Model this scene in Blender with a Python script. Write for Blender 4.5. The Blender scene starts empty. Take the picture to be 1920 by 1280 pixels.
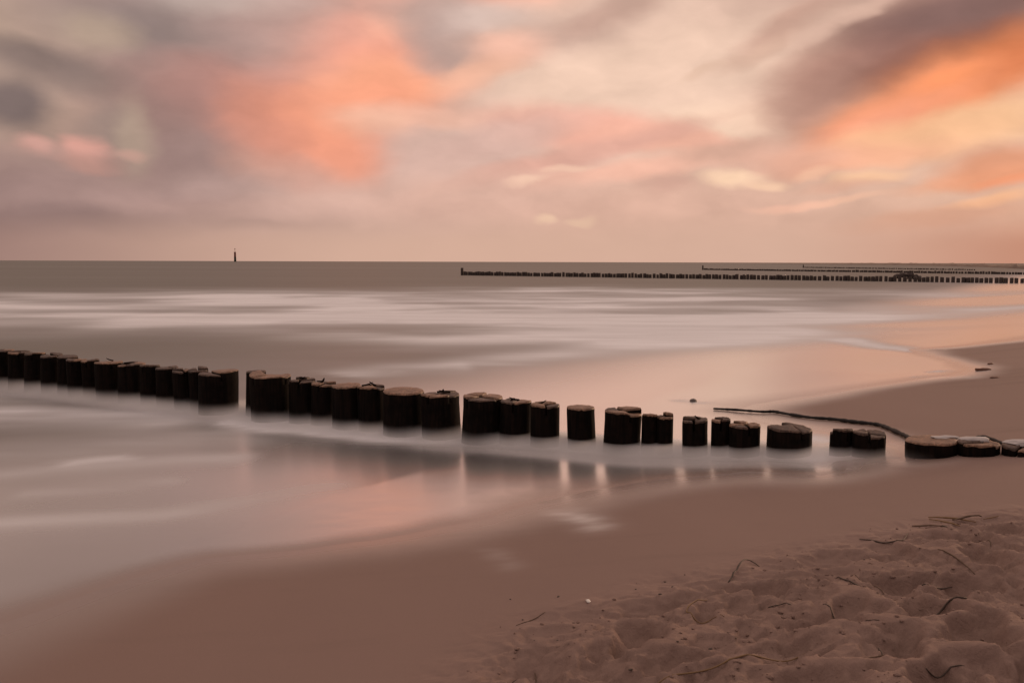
import bpy, bmesh, math, random
import numpy as np
from mathutils import Vector, Matrix

random.seed(7)
rng = np.random.default_rng(11)
S = bpy.context.scene
COL = S.collection
R = math.radians

# ------------------------------------------------------------------ camera
CAM_H, FPX = 1.6, 1660.0
PITCH, ROLL = math.atan(149.0 / FPX), R(0.17)
cam_d = bpy.data.cameras.new('camera')
cam_d.sensor_width = 36.0
cam_d.lens = FPX / 1920.0 * 36.0
cam_d.clip_start, cam_d.clip_end = 0.05, 80000.0
cam = bpy.data.objects.new('camera', cam_d)
COL.objects.link(cam)
CAM_M = Matrix.Translation((0, 0, CAM_H)) @ Matrix.Rotation(math.pi / 2 - PITCH, 4, 'X') @ Matrix.Rotation(ROLL, 4, 'Z')
cam.matrix_world = CAM_M
S.camera = cam


def ray(px, py):
    """world direction through a point of the photograph (1920 x 1280)"""
    return (CAM_M.to_3x3() @ Vector(((px - 960) / FPX, -(py - 640) / FPX, -1))).normalized()


# ------------------------------------------------------------------ sky
SUN_AZ, SUN_EL = R(48), R(9)
SKY_STRENGTH = 0.1
world = bpy.data.worlds.new('World')
S.world = world
world.use_nodes = True
wt = world.node_tree
wt.nodes.clear()


def lin(c):
    return tuple(((v / 255 / 12.92) if v / 255 <= .04045 else ((v / 255 + .055) / 1.055) ** 2.4) for v in c)


def N(t, typ, **kw):
    n = t.nodes.new(typ)
    for k, v in kw.items():
        setattr(n, k, v)
    return n


def math_(t, op, a, b=None, clamp=False):
    n = N(t, 'ShaderNodeMath', operation=op, use_clamp=clamp)
    for i, v in enumerate((a, b)):
        if v is None:
            continue
        if isinstance(v, (int, float)):
            n.inputs[i].default_value = v
        else:
            t.links.new(v, n.inputs[i])
    return n.outputs[0]


def maprange(t, v, a, b, c=0., d=1., smooth=True):
    n = N(t, 'ShaderNodeMapRange', interpolation_type='SMOOTHSTEP' if smooth else 'LINEAR')
    t.links.new(v, n.inputs[0])
    for i, x in zip((1, 2, 3, 4), (a, b, c, d)):
        n.inputs[i].default_value = x
    return n.outputs[0]


def mixc(t, f, a, b):
    n = N(t, 'ShaderNodeMix', data_type='RGBA')
    for s, v in ((n.inputs[0], f), (n.inputs[6], a), (n.inputs[7], b)):
        if isinstance(v, (int, float)):
            s.default_value = v
        elif isinstance(v, tuple):
            s.default_value = (*v, 1)
        else:
            t.links.new(v, s)
    return n.outputs[2]


tc = N(wt, 'ShaderNodeTexCoord')
sep = N(wt, 'ShaderNodeSeparateXYZ')
wt.links.new(tc.outputs['Generated'], sep.inputs[0])
az = math_(wt, 'MULTIPLY', math_(wt, 'ARCTAN2', sep.outputs[0], sep.outputs[1]), FPX)
el = math_(wt, 'MULTIPLY', math_(wt, 'ARCSINE', sep.outputs[2]), FPX)
comb = N(wt, 'ShaderNodeCombineXYZ')
wt.links.new(az, comb.inputs[0])
wt.links.new(el, comb.inputs[1])


def skynoise(vec, sx, sy, amp, detail=2.0, rot=0.0):
    mp = N(wt, 'ShaderNodeMapping')
    mp.inputs['Scale'].default_value = (1 / sx, 1 / sy, 1)
    mp.inputs['Rotation'].default_value = (0, 0, rot)
    wt.links.new(vec, mp.inputs[0])
    nz = N(wt, 'ShaderNodeTexNoise')
    nz.inputs['Scale'].default_value = 1
    nz.inputs['Detail'].default_value = detail
    nz.inputs['Roughness'].default_value = .5
    wt.links.new(mp.outputs[0], nz.inputs['Vector'])
    if amp is None:
        return nz.outputs[0]
    sub = N(wt, 'ShaderNodeVectorMath', operation='SUBTRACT')
    sub.inputs[1].default_value = (.5, .5, .5)
    wt.links.new(nz.outputs['Color'], sub.inputs[0])
    mul = N(wt, 'ShaderNodeVectorMath', operation='MULTIPLY')
    mul.inputs[1].default_value = (amp[0], amp[1], 0)
    wt.links.new(sub.outputs[0], mul.inputs[0])
    add = N(wt, 'ShaderNodeVectorMath', operation='ADD')
    wt.links.new(vec, add.inputs[0])
    wt.links.new(mul.outputs[0], add.inputs[1])
    return add.outputs[0]


V0 = comb.outputs[0]
V = skynoise(V0, 230, 150, (72, 48), 3.0, R(10))
V = skynoise(V, 80, 44, (44, 22), 3.0, R(-10))

sky = N(wt, 'ShaderNodeTexSky', sky_type='NISHITA')
sky.sun_disc = False
sky.sun_elevation, sky.sun_rotation = SUN_EL, SUN_AZ
sky.air_density, sky.dust_density = 1.5, 3.0
K = 1.0 / SKY_STRENGTH


def sk(c, k=1.0):
    return tuple(v * K * k for v in lin(c))


# thin high veil over the clear sky: warm in front, dull mauve behind the camera
front = maprange(wt, sep.outputs[1], -.5, .75)
veil_lo = mixc(wt, front, sk((128, 106, 106)), sk((216, 174, 156)))
veil_hi = mixc(wt, front, sk((146, 126, 128)), sk((240, 203, 182)))
elm = maprange(wt, el, 60, 420)
veil = mixc(wt, elm, veil_lo, veil_hi)
veil = mixc(wt, maprange(wt, el, 420, 1300), veil, sk((230, 202, 190)))
base = mixc(wt, .95, sky.outputs[0], veil)
# drifting cloud everywhere, outside the framed part too
cl = maprange(wt, skynoise(V0, 620, 240, None, 4.0), .47, .66)
away = math_(wt, 'MAXIMUM', maprange(wt, math_(wt, 'ABSOLUTE', az), 900, 1300), maprange(wt, el, 480, 640))
cur = mixc(wt, math_(wt, 'MULTIPLY', math_(wt, 'MULTIPLY', cl, away), .65), base, mixc(wt, front, sk((92, 80, 84)), sk((172, 132, 120))))


def blob(cur, px, py, rx, ry, rot, c, op=.9, hard=0.0):
    d = ray(px, py)
    mp = N(wt, 'ShaderNodeMapping', vector_type='TEXTURE')
    mp.inputs['Location'].default_value = (math.atan2(d.x, d.y) * FPX, math.asin(d.z) * FPX, 0)
    mp.inputs['Rotation'].default_value = (0, 0, R(rot))
    g = 1.75 - .5 * hard
    mp.inputs['Scale'].default_value = (rx * g, ry * g, 1)
    wt.links.new(V, mp.inputs[0])
    gr = N(wt, 'ShaderNodeTexGradient', gradient_type='SPHERICAL')
    wt.links.new(mp.outputs[0], gr.inputs[0])
    f = maprange(wt, gr.outputs['Fac'], 0.0, .85 - .35 * hard, 0, op)
    return mixc(wt, f, cur, sk(c))


CLOUDS = [
    # px, py, half widths, tilt, colour, opacity, hardness
    (800, -80, 260, 75, 4, (252, 166, 140), .95, 0), (1080, -140, 280, 80, 8, (246, 176, 154), .9, 0), (560, -190, 300, 80, -4, (220, 162, 148), .8, 0),
    (60, -130, 380, 110, 0, (136, 117, 117), .9, 0), (-260, -60, 260, 130, 0, (146, 124, 120), .85, 0), (1700, -120, 320, 80, 16, (160, 122, 114), .85, 0),  # left ones: unseen dull clouds added to darken the near water's reflection
    (1230, 150, 330, 110, 8, (242, 205, 182), .9, 0), (1370, 225, 120, 30, 0, (255, 217, 190), .85, .2),
    (60, 60, 200, 70, 0, (190, 162, 143), .9, 0), (150, 240, 230, 60, 0, (187, 157, 138), .9, 0),
    (120, 400, 430, 120, 0, (148, 121, 117), .92, .2), (520, 400, 330, 95, 0, (186, 152, 143), .8, 0),
    (830, 320, 290, 85, 4, (216, 178, 164), .85, .1), (1085, 240, 190, 36, -4, (246, 182, 160), .97, .5),
    (1270, 262, 130, 22, -8, (246, 184, 160), .85, .3), (940, 262, 130, 34, 14, (220, 180, 166), .85, .2),
    (1090, 288, 210, 18, 14, (224, 170, 152), .9, .2), (1190, 318, 190, 20, 7, (250, 190, 166), .8, .1),
    (1000, 380, 420, 40, 0, (226, 180, 160), .6, 0),
    # big mauve cloud upper left
    (480, 105, 310, 125, -5, (173, 144, 138), .95, .1), (320, 220, 130, 105, -25, (156, 124, 117), .95, .2),
    (290, 40, 150, 42, 0, (142, 124, 119), .85, 0), (430, -5, 130, 22, 0, (198, 178, 168), .8, 0),
    (620, 60, 170, 60, 0, (196, 158, 147), .8, 0), (330, 290, 80, 40, 0, (156, 128, 122), .8, 0),
    (480, 165, 130, 45, -8, (194, 142, 130), .75, 0), (440, 205, 90, 55, -20, (176, 130, 121), .7, 0),
    # glowing cloud left of centre
    (715, 125, 140, 85, 10, (249, 168, 142), .92, 0), (735, 155, 115, 42, 5, (255, 178, 142), .9, 0),
    (575, 245, 115, 55, -22, (232, 152, 124), .92, 0), (630, 285, 75, 34, -20, (246, 162, 132), .85, 0),
    (680, 190, 115, 50, 20, (254, 168, 134), .9, 0), (520, 320, 90, 24, -12, (214, 160, 142), .7, 0), (490, 250, 75, 40, -15, (220, 148, 126), .7, 0),
    (755, 45, 70, 26, 15, (247, 178, 152), .8, 0), (660, 55, 40, 20, 0, (226, 164, 146), .6, 0),
    (850, 75, 75, 56, 0, (188, 159, 149), .92, .1), (850, 112, 50, 24, 0, (180, 151, 142), .7, 0),
    (820, 20, 90, 34, 0, (196, 168, 158), .8, 0), (930, 30, 70, 26, 0, (218, 192, 180), .8, 0),
    (1040, 60, 150, 40, 12, (208, 172, 156), .85, 0), (1150, 20, 110, 22, 20, (200, 162, 146), .8, 0),
    (955, 95, 60, 30, 0, (250, 192, 168), .8, 0), (890, 140, 70, 20, 15, (252, 190, 160), .7, 0),
    (760, 220, 110, 20, 0, (246, 190, 165), .7, 0), (690, 235, 60, 22, 0, (238, 192, 166), .4, 0),
    # left: dull blue-grey puffs
    (70, 112, 115, 24, -8, (134, 115, 109), .9, .1), (25, 190, 62, 42, -10, (120, 104, 101), .95, .2),
    (130, 150, 70, 20, -10, (146, 124, 116), .7, 0), (215, 235, 40, 40, 0, (160, 138, 128), .7, 0),
    (250, 250, 26, 55, -10, (186, 162, 142), .6, 0), (180, 60, 60, 26, 0, (182, 158, 138), .7, 0),
    (165, 274, 28, 17, 0, (234, 170, 154), .8, 0), (72, 270, 28, 12, 0, (222, 166, 152), .7, 0),
    (112, 286, 60, 12, 0, (204, 156, 144), .35, 0), (236, 286, 20, 9, 0, (218, 165, 150), .45, 0),
    (165, 305, 34, 14, 0, (196, 146, 132), .6, 0),
    (90, 415, 230, 24, 0, (130, 107, 105), .8, 0), (420, 424, 140, 11, 0, (160, 131, 125), .7, 0),
    (400, 345, 110, 24, 0, (182, 152, 144), .5, 0),
    # right: dark cloud with burning underside
    (1660, 110, 185, 82, 22, (170, 124, 110), .97, .1), (1550, 175, 85, 60, 20, (184, 140, 124), .92, .1),
    (1830, 40, 190, 70, 15, (148, 107, 97), .97, .1), (1780, 15, 150, 30, 8, (134, 103, 97), .9, 0),
    (1570, 240, 60, 42, 20, (214, 162, 140), .85, 0), (1770, 100, 120, 26, 14, (148, 98, 82), .85, 0),
    (1860, 75, 80, 26, 14, (146, 95, 80), .8, 0),
    (1805, 165, 200, 54, 20, (236, 146, 98), .95, 0), (1900, 115, 80, 38, 20, (222, 128, 84), .85, 0),
    (1680, 222, 130, 40, 22, (250, 158, 116), .95, 0), (1610, 262, 110, 36, 16, (250, 168, 134), .9, 0),
    (1785, 150, 55, 16, 14, (255, 156, 106), .8, 0),
    (1830, 240, 160, 30, 12, (253, 198, 152), .9, 0), (1720, 265, 130, 26, 4, (255, 196, 152), .8, 0),
    (1620, 295, 120, 20, 2, (247, 180, 148), .7, 0), (1890, 315, 90, 32, 5, (222, 152, 118), .9, .2),
    (1830, 340, 90, 14, 8, (236, 160, 122), .7, 0), (1900, 345, 50, 8, 5, (250, 160, 118), .7, 0),
    (1395, 280, 105, 19, 8, (212, 168, 148), .9, .1), (1480, 300, 90, 26, 0, (228, 176, 154), .7, 0),
    (1375, 334, 50, 13, 3, (255, 214, 180), .9, 0), (1440, 345, 30, 8, 0, (250, 206, 172), .7, 0),
    (1240, 345, 38, 18, 0, (214, 168, 150), .85, 0), (985, 340, 34, 6, 8, (248, 204, 178), .8, 0),
    (1060, 316, 36, 7, 6, (248, 202, 176), .7, 0), (1020, 410, 20, 8, 0, (242, 202, 172), .9, 0),
    (1090, 413, 26, 7, 3, (240, 200, 170), .85, 0), (1535, 328, 28, 9, 8, (252, 198, 166), .7, 0),
    (1630, 335, 46, 10, 5, (253, 200, 160), .8, 0), (1570, 376, 70, 6, 7, (246, 192, 162), .55, 0),
    (1480, 386, 60, 6, 4, (246, 190, 164), .7, 0), (1580, 350, 60, 8, 4, (226, 174, 150), .7, 0),
    (1860, 380, 60, 8, 8, (252, 190, 148), .9, 0), (1760, 410, 130, 14, 6, (218, 162, 134), .7, 0),
    (1480, 45, 90, 22, 28, (202, 160, 142), .85, 0), (1580, 35, 70, 14, 25, (228, 188, 168), .8, 0),
    (1420, 95, 60, 13, 22, (222, 182, 160), .7, 0), (1320, 132, 34, 9, 20, (228, 190, 166), .7, 0),
]
for b in CLOUDS:
    cur = blob(cur, *b)
# faint mottling of the whole cloud deck
mot = maprange(wt, skynoise(V, 130, 62, None, 5.0), .3, .7, .90, 1.10, False)
vm = N(wt, 'ShaderNodeVectorMath', operation='SCALE')
wt.links.new(cur, vm.inputs[0])
wt.links.new(mot, vm.inputs['Scale'])
cur = vm.outputs[0]
# dim glow band on the horizon, in front only
hz_col = mixc(wt, maprange(wt, az, -1050, -250), sk((152, 120, 112)), sk((214, 174, 153)))
hz_col = mixc(wt, maprange(wt, az, 450, 1000), hz_col, sk((192, 130, 104)))
hz_f = math_(wt, 'MULTIPLY', maprange(wt, el, 25, 110, .85, 0), front)
cur = mixc(wt, hz_f, cur, hz_col)
# below the horizon: dull sea colour
cur = mixc(wt, maprange(wt, el, -30, 0, 1, 0), cur, sk((120, 100, 90)))
bg = N(wt, 'ShaderNodeBackground')
bg.inputs['Strength'].default_value = SKY_STRENGTH
wt.links.new(cur, bg.inputs['Color'])
wo = N(wt, 'ShaderNodeOutputWorld')
wt.links.new(bg.outputs[0], wo.inputs['Surface'])
world.cycles.sampling_method = 'MANUAL'
world.cycles.sample_map_resolution = 1024

# ------------------------------------------------------------------ sun behind thin cloud, low on the right
sun_d = bpy.data.lights.new('sun', 'SUN')
sun_d.energy = 1.2
sun_d.angle = R(12)
sun_d.color = (1.0, .62, .38)
sun = bpy.data.objects.new('sun', sun_d)
COL.objects.link(sun)
sdir = Vector((math.sin(SUN_AZ) * math.cos(SUN_EL), math.cos(SUN_AZ) * math.cos(SUN_EL), math.sin(SUN_EL)))
sun.rotation_euler = sdir.to_track_quat('Z', 'Y').to_euler()

vs = S.view_settings
vs.view_transform, vs.look, vs.gamma, vs.exposure, vs.use_curve_mapping = 'Standard', 'None', 1.0, 0.0, False
S.render.engine = 'CYCLES'
S.cycles.max_bounces = 6
S.cycles.transparent_max_bounces = 12
S.cycles.volume_bounces = 4
S.cycles.use_denoising = True

# ------------------------------------------------------------------ numpy noise
_perm = rng.permutation(512)
_g = rng.normal(size=(512, 2))
_g /= np.linalg.norm(_g, axis=1)[:, None]


def noise(x, y):
    xi, yi = np.floor(x).astype(int), np.floor(y).astype(int)
    xf, yf = x - xi, y - yi
    u, v = xf ** 3 * (xf * (xf * 6 - 15) + 10), yf ** 3 * (yf * (yf * 6 - 15) + 10)

    def g(ix, iy, fx, fy):
        q = _g[_perm[(_perm[ix & 511] + iy) & 511]]
        return q[..., 0] * fx + q[..., 1] * fy
    a, b = g(xi, yi, xf, yf), g(xi + 1, yi, xf - 1, yf)
    c, d = g(xi, yi + 1, xf, yf - 1), g(xi + 1, yi + 1, xf - 1, yf - 1)
    return (a + u * (b - a)) + v * ((c + u * (d - c)) - (a + u * (b - a)))


def fbm(x, y, o=4):
    t, a = 0, 1.0
    for k in range(o):
        t = t + a * noise(x * 2 ** k + 17.3 * k, y * 2 ** k - 9.1 * k)
        a *= .5
    return t


def sstep(a, b, x):
    t = np.clip((x - a) / (b - a), 0, 1)
    return t * t * (3 - 2 * t)


# ------------------------------------------------------------------ the lie of the land
CN = np.array((.84, -.543))         # inland
CT = np.array((.543, .84))          # along the coast
S0 = 4.15                           # water line lies at inland distance 0


def inland(x, y):
    return CN[0] * x + CN[1] * y + S0


def terrain_base(x, y):
    s = inland(x, y)
    t = CT[0] * x + CT[1] * y
    # a nearly level terrace where the waves run out, then the steeper face
    z = np.where(s < 0, .085 * s, .040 * s + .040 * (np.sqrt((s - 1.5) ** 2 + .16) + s - 1.5 - .0524))
    z = np.where(s > 4.9, .4675 + .035 * (s - 4.9), z)
    z = np.maximum(z, -1.2)
    z = z + np.where(np.abs(s) < 30, .012 * noise(t * .35 + 3.1, s * .5) * sstep(-1, 1.5, s), 0)
    # dunes well inland
    z = z + sstep(25, 70, s) * (2.2 + 1.2 * noise(t * .03, s * .05))
    return z


def tb(x, y):
    return float(terrain_base(np.array([float(x)]), np.array([float(y)]))[0])


def at(px, py, z=0.0):
    """point of the horizontal plane z seen at a point of the photograph"""
    d = ray(px, py)
    t = (z - CAM_H) / d.z
    return Vector((d.x * t, d.y * t, z))


def on_ground(px, py, floor_=0.0):
    """same, on the sand (or the water where that is higher)"""
    z = 0.0
    for _ in range(40):
        p = at(px, py, z)
        z = .5 * z + .5 * max(floor_, tb(p.x, p.y))
    p.z = max(floor_, tb(p.x, p.y))
    return p


def project(p):
    q = CAM_M.inverted() @ Vector(p)
    return 960 + FPX * q.x / -q.z, 640 - FPX * q.y / -q.z


def poly_dist(X, Y, pts):
    """distance to a polyline and position along it (0..1)"""
    best = np.full(X.shape, 1e9)
    pos = np.zeros(X.shape)
    n = len(pts) - 1
    for i in range(n):
        ax, ay = pts[i][0], pts[i][1]
        bx, by = pts[i + 1][0], pts[i + 1][1]
        dx, dy = bx - ax, by - ay
        u = np.clip(((X - ax) * dx + (Y - ay) * dy) / (dx * dx + dy * dy + 1e-12), 0, 1)
        d = np.hypot(X - ax - u * dx, Y - ay - u * dy)
        m = d < best
        best[m] = d[m]
        pos[m] = ((i + u) / n)[m]
    return best, pos


def in_poly(X, Y, pts):
    ins = np.zeros(X.shape, bool)
    j = len(pts) - 1
    for i in range(len(pts)):
        xi, yi, xj, yj = pts[i][0], pts[i][1], pts[j][0], pts[j][1]
        if yi != yj:
            c = ((yi > Y) != (yj > Y)) & (X < (xj - xi) * (Y - yi) / (yj - yi) + xi)
            ins ^= c
        j = i
    return ins


# edge of the last run-up of water on the sand
EDGE_PX = [(-260, 1262), (0, 1170), (200, 1104), (330, 1062), (390, 1046), (470, 1038), (560, 1031), (700, 1012), (900, 975),
           (1000, 945), (1100, 920), (1250, 896), (1400, 884), (1540, 890), (1582, 882), (1590, 868), (1640, 862), (1690, 858),
           (1680, 838), (1560, 812), (1430, 790), (1375, 772), (1410, 757), (1500, 744), (1600, 727), (1700, 713), (1790, 703),
           (1815, 692), (1770, 675), (1700, 655), (1790, 650), (1920, 635), (2100, 606), (2300, 580)]
EDGE = [on_ground(*p) for p in EDGE_PX]
EDGE_SOFT = [.6, .55, .45, .34, .26, .22, .22, .28, .36, .42, .5, .6, .5, .25, .1, .3, .3, .2, .3, .3, .4, .6, .7, .6, .5, .45, .4,
             .25, .12, .05, .5, .7, 1, 1]
far_end = EDGE[-1]
far_pts = [(far_end.x + CT[0] * k, far_end.y + CT[1] * k) for k in (60, 400, 4000, 60000)]
near_pts = [(EDGE[0].x - CT[0] * k, EDGE[0].y - CT[1] * k) for k in (3, 60)]
SHORE = near_pts[::-1] + [(p.x, p.y) for p in EDGE] + far_pts
WATER_POLY = SHORE + [(-9e4, 9e4), (-9e4, -9e4), (near_pts[-1][0], -9e4)]

# upper limit of the smooth sand; beyond it the sand is dry and trodden
TROD_PX = [(780, 1330), (860, 1262), (950, 1185), (1100, 1135), (1300, 1085), (1420, 1050), (1600, 1018), (1700, 985), (1920, 955),
           (2150, 935), (2500, 905)]
TROD = [on_ground(*p) for p in TROD_PX]
TROD_POLY = [(p.x, p.y) for p in TROD] + [(30, 3), (30, -30), (TROD[0].x - .2, -30)]


def trod(x, y):
    d, _ = poly_dist(x, y, [(p.x, p.y) for p in TROD])
    sgn = np.where(in_poly(x, y, TROD_POLY), 1, -1)
    return sstep(-.25, .42, d * sgn + .12 * noise(x * 2.3, y * 2.3))


# feet have been everywhere: dents with pushed-up rims
PRINTS = []
for (px, py, ln, dp) in [(1230, 1135, .15, .035), (1560, 1052, .17, .04), (1650, 1040, .15, .035), (1610, 1155, .15, .045), (1195, 1200, .16, .04),
                         (1480, 1225, .16, .035), (1410, 1105, .13, .03), (1800, 1100, .15, .04), (1730, 1150, .14, .04), (1850, 1190, .16, .05),
                         (1230, 1245, .12, .035), (1130, 1240, .12, .03), (1030, 1190, .13, .022), (1770, 1010, .15, .035), (1860, 1050, .16, .04),
                         (1690, 1210, .14, .045), (1560, 1290, .16, .05), (1780, 1270, .16, .05), (1900, 1260, .15, .05), (1340, 1290, .14, .03),
                         (1330, 1155, .10, .025), (1460, 1065, .12, .03), (1880, 1000, .14, .03), (1680, 1095, .13, .035), (1040, 1262, .12, .02)]:
    p = on_ground(px, py)
    PRINTS.append((p.x, p.y, ln, ln * random.uniform(.5, .65), random.uniform(0, math.pi), dp))
for _ in range(80):
    PRINTS.append((random.uniform(-.4, 5.5), random.uniform(-1.5, 5.2), random.uniform(.06, .16), random.uniform(.05, .085),
                   random.uniform(0, math.pi), random.uniform(.004, .026)))


def trod_relief(x, y):
    h = np.zeros(x.shape)
    wx = x + .085 * fbm(x * 4 + 5, y * 4, 5)
    wy = y + .085 * fbm(x * 4 - 31, y * 4 + 8, 5)
    for (cx, cy, a, b, r, d) in PRINTS:
        m = (np.abs(x - cx) < .5) & (np.abs(y - cy) < .5)
        if not m.any():
            continue
        dx, dy = wx[m] - cx, wy[m] - cy
        u, v = (dx * math.cos(r) + dy * math.sin(r)) / a, (-dx * math.sin(r) + dy * math.cos(r)) / b
        q = np.sqrt(u * u + v * v)
        h[m] += -d * np.exp(-(q ** 3) * .9) + .5 * d * np.exp(-((q - 1.35) / .33) ** 2)
    h *= 1.3
    h += .022 * fbm(x * 1.9, y * 1.9, 4)
    h += .016 * (np.abs(fbm(x * 5.5 + 40, y * 5.5, 4)) - .2) - .012 * np.abs(fbm(x * 8.5 - 3, y * 8.5, 3))
    h += .005 * np.abs(fbm(x * 22, y * 22 + 3, 3))
    # crusted slabs broken by feet: small sharp steps
    q = fbm(x * 3.4 + 11, y * 3.4 - 7, 3)
    h += .020 * sstep(.10, .13, q) - .016 * sstep(.22, .245, -q)
    q2 = fbm(x * 7 - 4, y * 6 + 21, 3)
    h += .009 * sstep(.12, .16, q2) - .009 * sstep(.2, .24, -q2)
    h += sstep(-.1, .35, fbm(x * 1.3 + 70, y * 1.3, 2)) * (.018 * np.abs(fbm(x * 11, y * 10 + 5, 4)) + .007 * fbm(x * 19 + 3, y * 19, 3))
    h = np.where(h > .012, .012 + .028 * np.tanh((h - .012) / .028), h)
    return h


def ground(x, y):
    z = terrain_base(x, y)
    m = (x > -1.2) & (x < 6.5) & (y > -2.5) & (y < 6)
    if m.any():
        xm, ym = x[m], y[m]
        z[m] += trod(xm, ym) * trod_relief(xm, ym)
        z[m] += .0016 * fbm(xm * 3, ym * 3, 3)
    return z


def gz(x, y):
    return float(ground(np.array([float(x)]), np.array([float(y)]))[0])


# ------------------------------------------------------------------ one net of points for sand and water
def axis(lo, hi, step, far_lo, far_hi, gr):
    a = list(np.arange(lo, hi, step))
    s, v = step, a[-1]
    while v < far_hi:
        s *= gr
        v += s
        a.append(v)
    s, v, b = step, a[0], []
    while v > far_lo:
        s *= gr
        v -= s
        b.append(v)
    return np.array(b[::-1] + a)


AX = axis(-.3, 3.1, .0095, -50000, 50000, 1.042)
AY = axis(2.2, 5.0, .0095, -40, 60000, 1.034)
GX, GY = np.meshgrid(AX, AY)
NX, NY = len(AX), len(AY)
X, Y = GX.ravel(), GY.ravel()
INL = inland(X, Y)
Z = ground(X, Y)
NEAR = (np.abs(X) < 400) & (np.abs(Y) < 600)


def grid_mesh(name, keepv, zz, attrs, mats):
    q = np.arange(NX * NY).reshape(NY, NX)
    f = np.stack([q[:-1, :-1], q[:-1, 1:], q[1:, 1:], q[1:, :-1]], -1).reshape(-1, 4)
    f = f[keepv[f].all(1)]
    used = np.unique(f)
    remap = np.full(NX * NY, -1)
    remap[used] = np.arange(len(used))
    f = remap[f]
    me = bpy.data.meshes.new(name)
    me.vertices.add(len(used))
    me.vertices.foreach_set('co', np.stack([X[used], Y[used], zz[used]], -1).astype(np.float32).ravel())
    me.loops.add(f.size)
    me.loops.foreach_set('vertex_index', f.ravel().astype(np.int32))
    me.polygons.add(len(f))
    me.polygons.foreach_set('loop_start', (np.arange(len(f)) * 4).astype(np.int32))
    me.polygons.foreach_set('loop_total', np.full(len(f), 4, np.int32))
    me.polygons.foreach_set('use_smooth', np.ones(len(f), bool))
    me.update()
    for k, v in attrs.items():
        at_ = me.attributes.new(k, 'FLOAT', 'POINT')
        at_.data.foreach_set('value', v[used].astype(np.float32))
    me.materials.append(mats)
    o = bpy.data.objects.new(name, me)
    COL.objects.link(o)
    o['kind'] = 'structure'
    return o


# ------------------------------------------------------------------ materials
def material(name):
    m = bpy.data.materials.new(name)
    m.use_nodes = True
    t = m.node_tree
    b = t.nodes['Principled BSDF']
    return m, t, b


def attr(t, name):
    n = N(t, 'ShaderNodeAttribute', attribute_name=name)
    return n.outputs['Fac']


def tex(t, scale, detail=3, rough=.5, stretch=(1, 1, 1), rot=0.0, coord='Object', dist=0.0):
    c = N(t, 'ShaderNodeTexCoord')
    mp = N(t, 'ShaderNodeMapping')
    mp.inputs['Scale'].default_value = stretch
    mp.inputs['Rotation'].default_value = (0, 0, rot)
    t.links.new(c.outputs[coord], mp.inputs[0])
    n = N(t, 'ShaderNodeTexNoise')
    n.inputs['Scale'].default_value = scale
    n.inputs['Detail'].default_value = detail
    n.inputs['Roughness'].default_value = rough
    n.inputs['Distortion'].default_value = dist
    t.links.new(mp.outputs[0], n.inputs['Vector'])
    return n.outputs[0]


def bump(t, h, strength, dist, b):
    n = N(t, 'ShaderNodeBump')
    n.inputs['Strength'].default_value = strength
    n.inputs['Distance'].default_value = dist
    t.links.new(h, n.inputs['Height'])
    t.links.new(n.outputs[0], b.inputs['Normal'])


COAST_ROT = -math.atan2(CT[1], CT[0])


def wet_sand_colour(t, wet):
    c = mixc(t, tex(t, .9, 4, .5, (1, .25, 1), COAST_ROT), (.219, .152, .129), (.264, .184, .156))
    return mixc(t, math_(t, 'MULTIPLY', wet, .3), c, (0.155, 0.108, 0.087)) if not isinstance(wet, float) else mixc(t, .3 * wet, c, (0.155, 0.108, 0.087))


def sand_material():
    m, t, b = material('sand')
    wet, foam, dry = attr(t, 'wet'), attr(t, 'foam'), attr(t, 'dry')
    n1, n2 = tex(t, 2.2, 4), tex(t, 260, 2, .7)
    c_dry = mixc(t, n1, (.215, .147, .122), (.300, .206, .171))
    c_dry = mixc(t, maprange(t, n2, .35, .75), mixc(t, .82, (.12, .09, .075), c_dry), c_dry)
    c = mixc(t, dry, wet_sand_colour(t, wet), c_dry)
    sp = tex(t, 330, 2, .8)
    c = mixc(t, maprange(t, sp, .58, .72, 0, .35), c, (.06, .045, .04))
    c = mixc(t, maprange(t, tex(t, 1.1, 5, .6, (.22, 1.6, 1), COAST_ROT + R(4)), .52, .74, 0, .34), c, (.13, .09, .075))
    c = mixc(t, foam, c, (.62, .58, .56))
    t.links.new(c, b.inputs['Base Color'])
    b.inputs['Roughness'].default_value = .9
    b.inputs['Specular IOR Level'].default_value = 0.1
    gr = math_(t, 'ADD', math_(t, 'MULTIPLY', tex(t, 420, 2, .8), .12), math_(t, 'MULTIPLY', math_(t, 'MULTIPLY', tex(t, 34, 6, .62, dist=.6), dry), 1.6))
    bump(t, gr, .55, .012, b)
    # the film of water left on it
    fr = N(t, 'ShaderNodeFresnel')
    fr.inputs['IOR'].default_value = 1.4
    g = N(t, 'ShaderNodeBsdfGlossy')
    g.inputs['Color'].default_value = (1, 1, 1, 1)
    t.links.new(math_(t, 'SUBTRACT', .55, math_(t, 'MULTIPLY', wet, .30)), g.inputs['Roughness'])
    mx = N(t, 'ShaderNodeMixShader')
    mn = N(t, 'ShaderNodeMath', operation='MINIMUM')
    t.links.new(math_(t, 'MULTIPLY', fr.outputs[0], math_(t, 'MULTIPLY', math_(t, 'ADD', .05, math_(t, 'MULTIPLY', math_(t, 'POWER', wet, 1.6), 1.30)), math_(t, 'SUBTRACT', 1, dry))), mn.inputs[0])
    mn.inputs[1].default_value = .6
    t.links.new(mn.outputs[0], mx.inputs[0])
    t.links.new(b.outputs[0], mx.inputs[1])
    t.links.new(g.outputs[0], mx.inputs[2])
    t.links.new(mx.outputs[0], t.nodes['Material Output'].inputs['Surface'])
    return m


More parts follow.
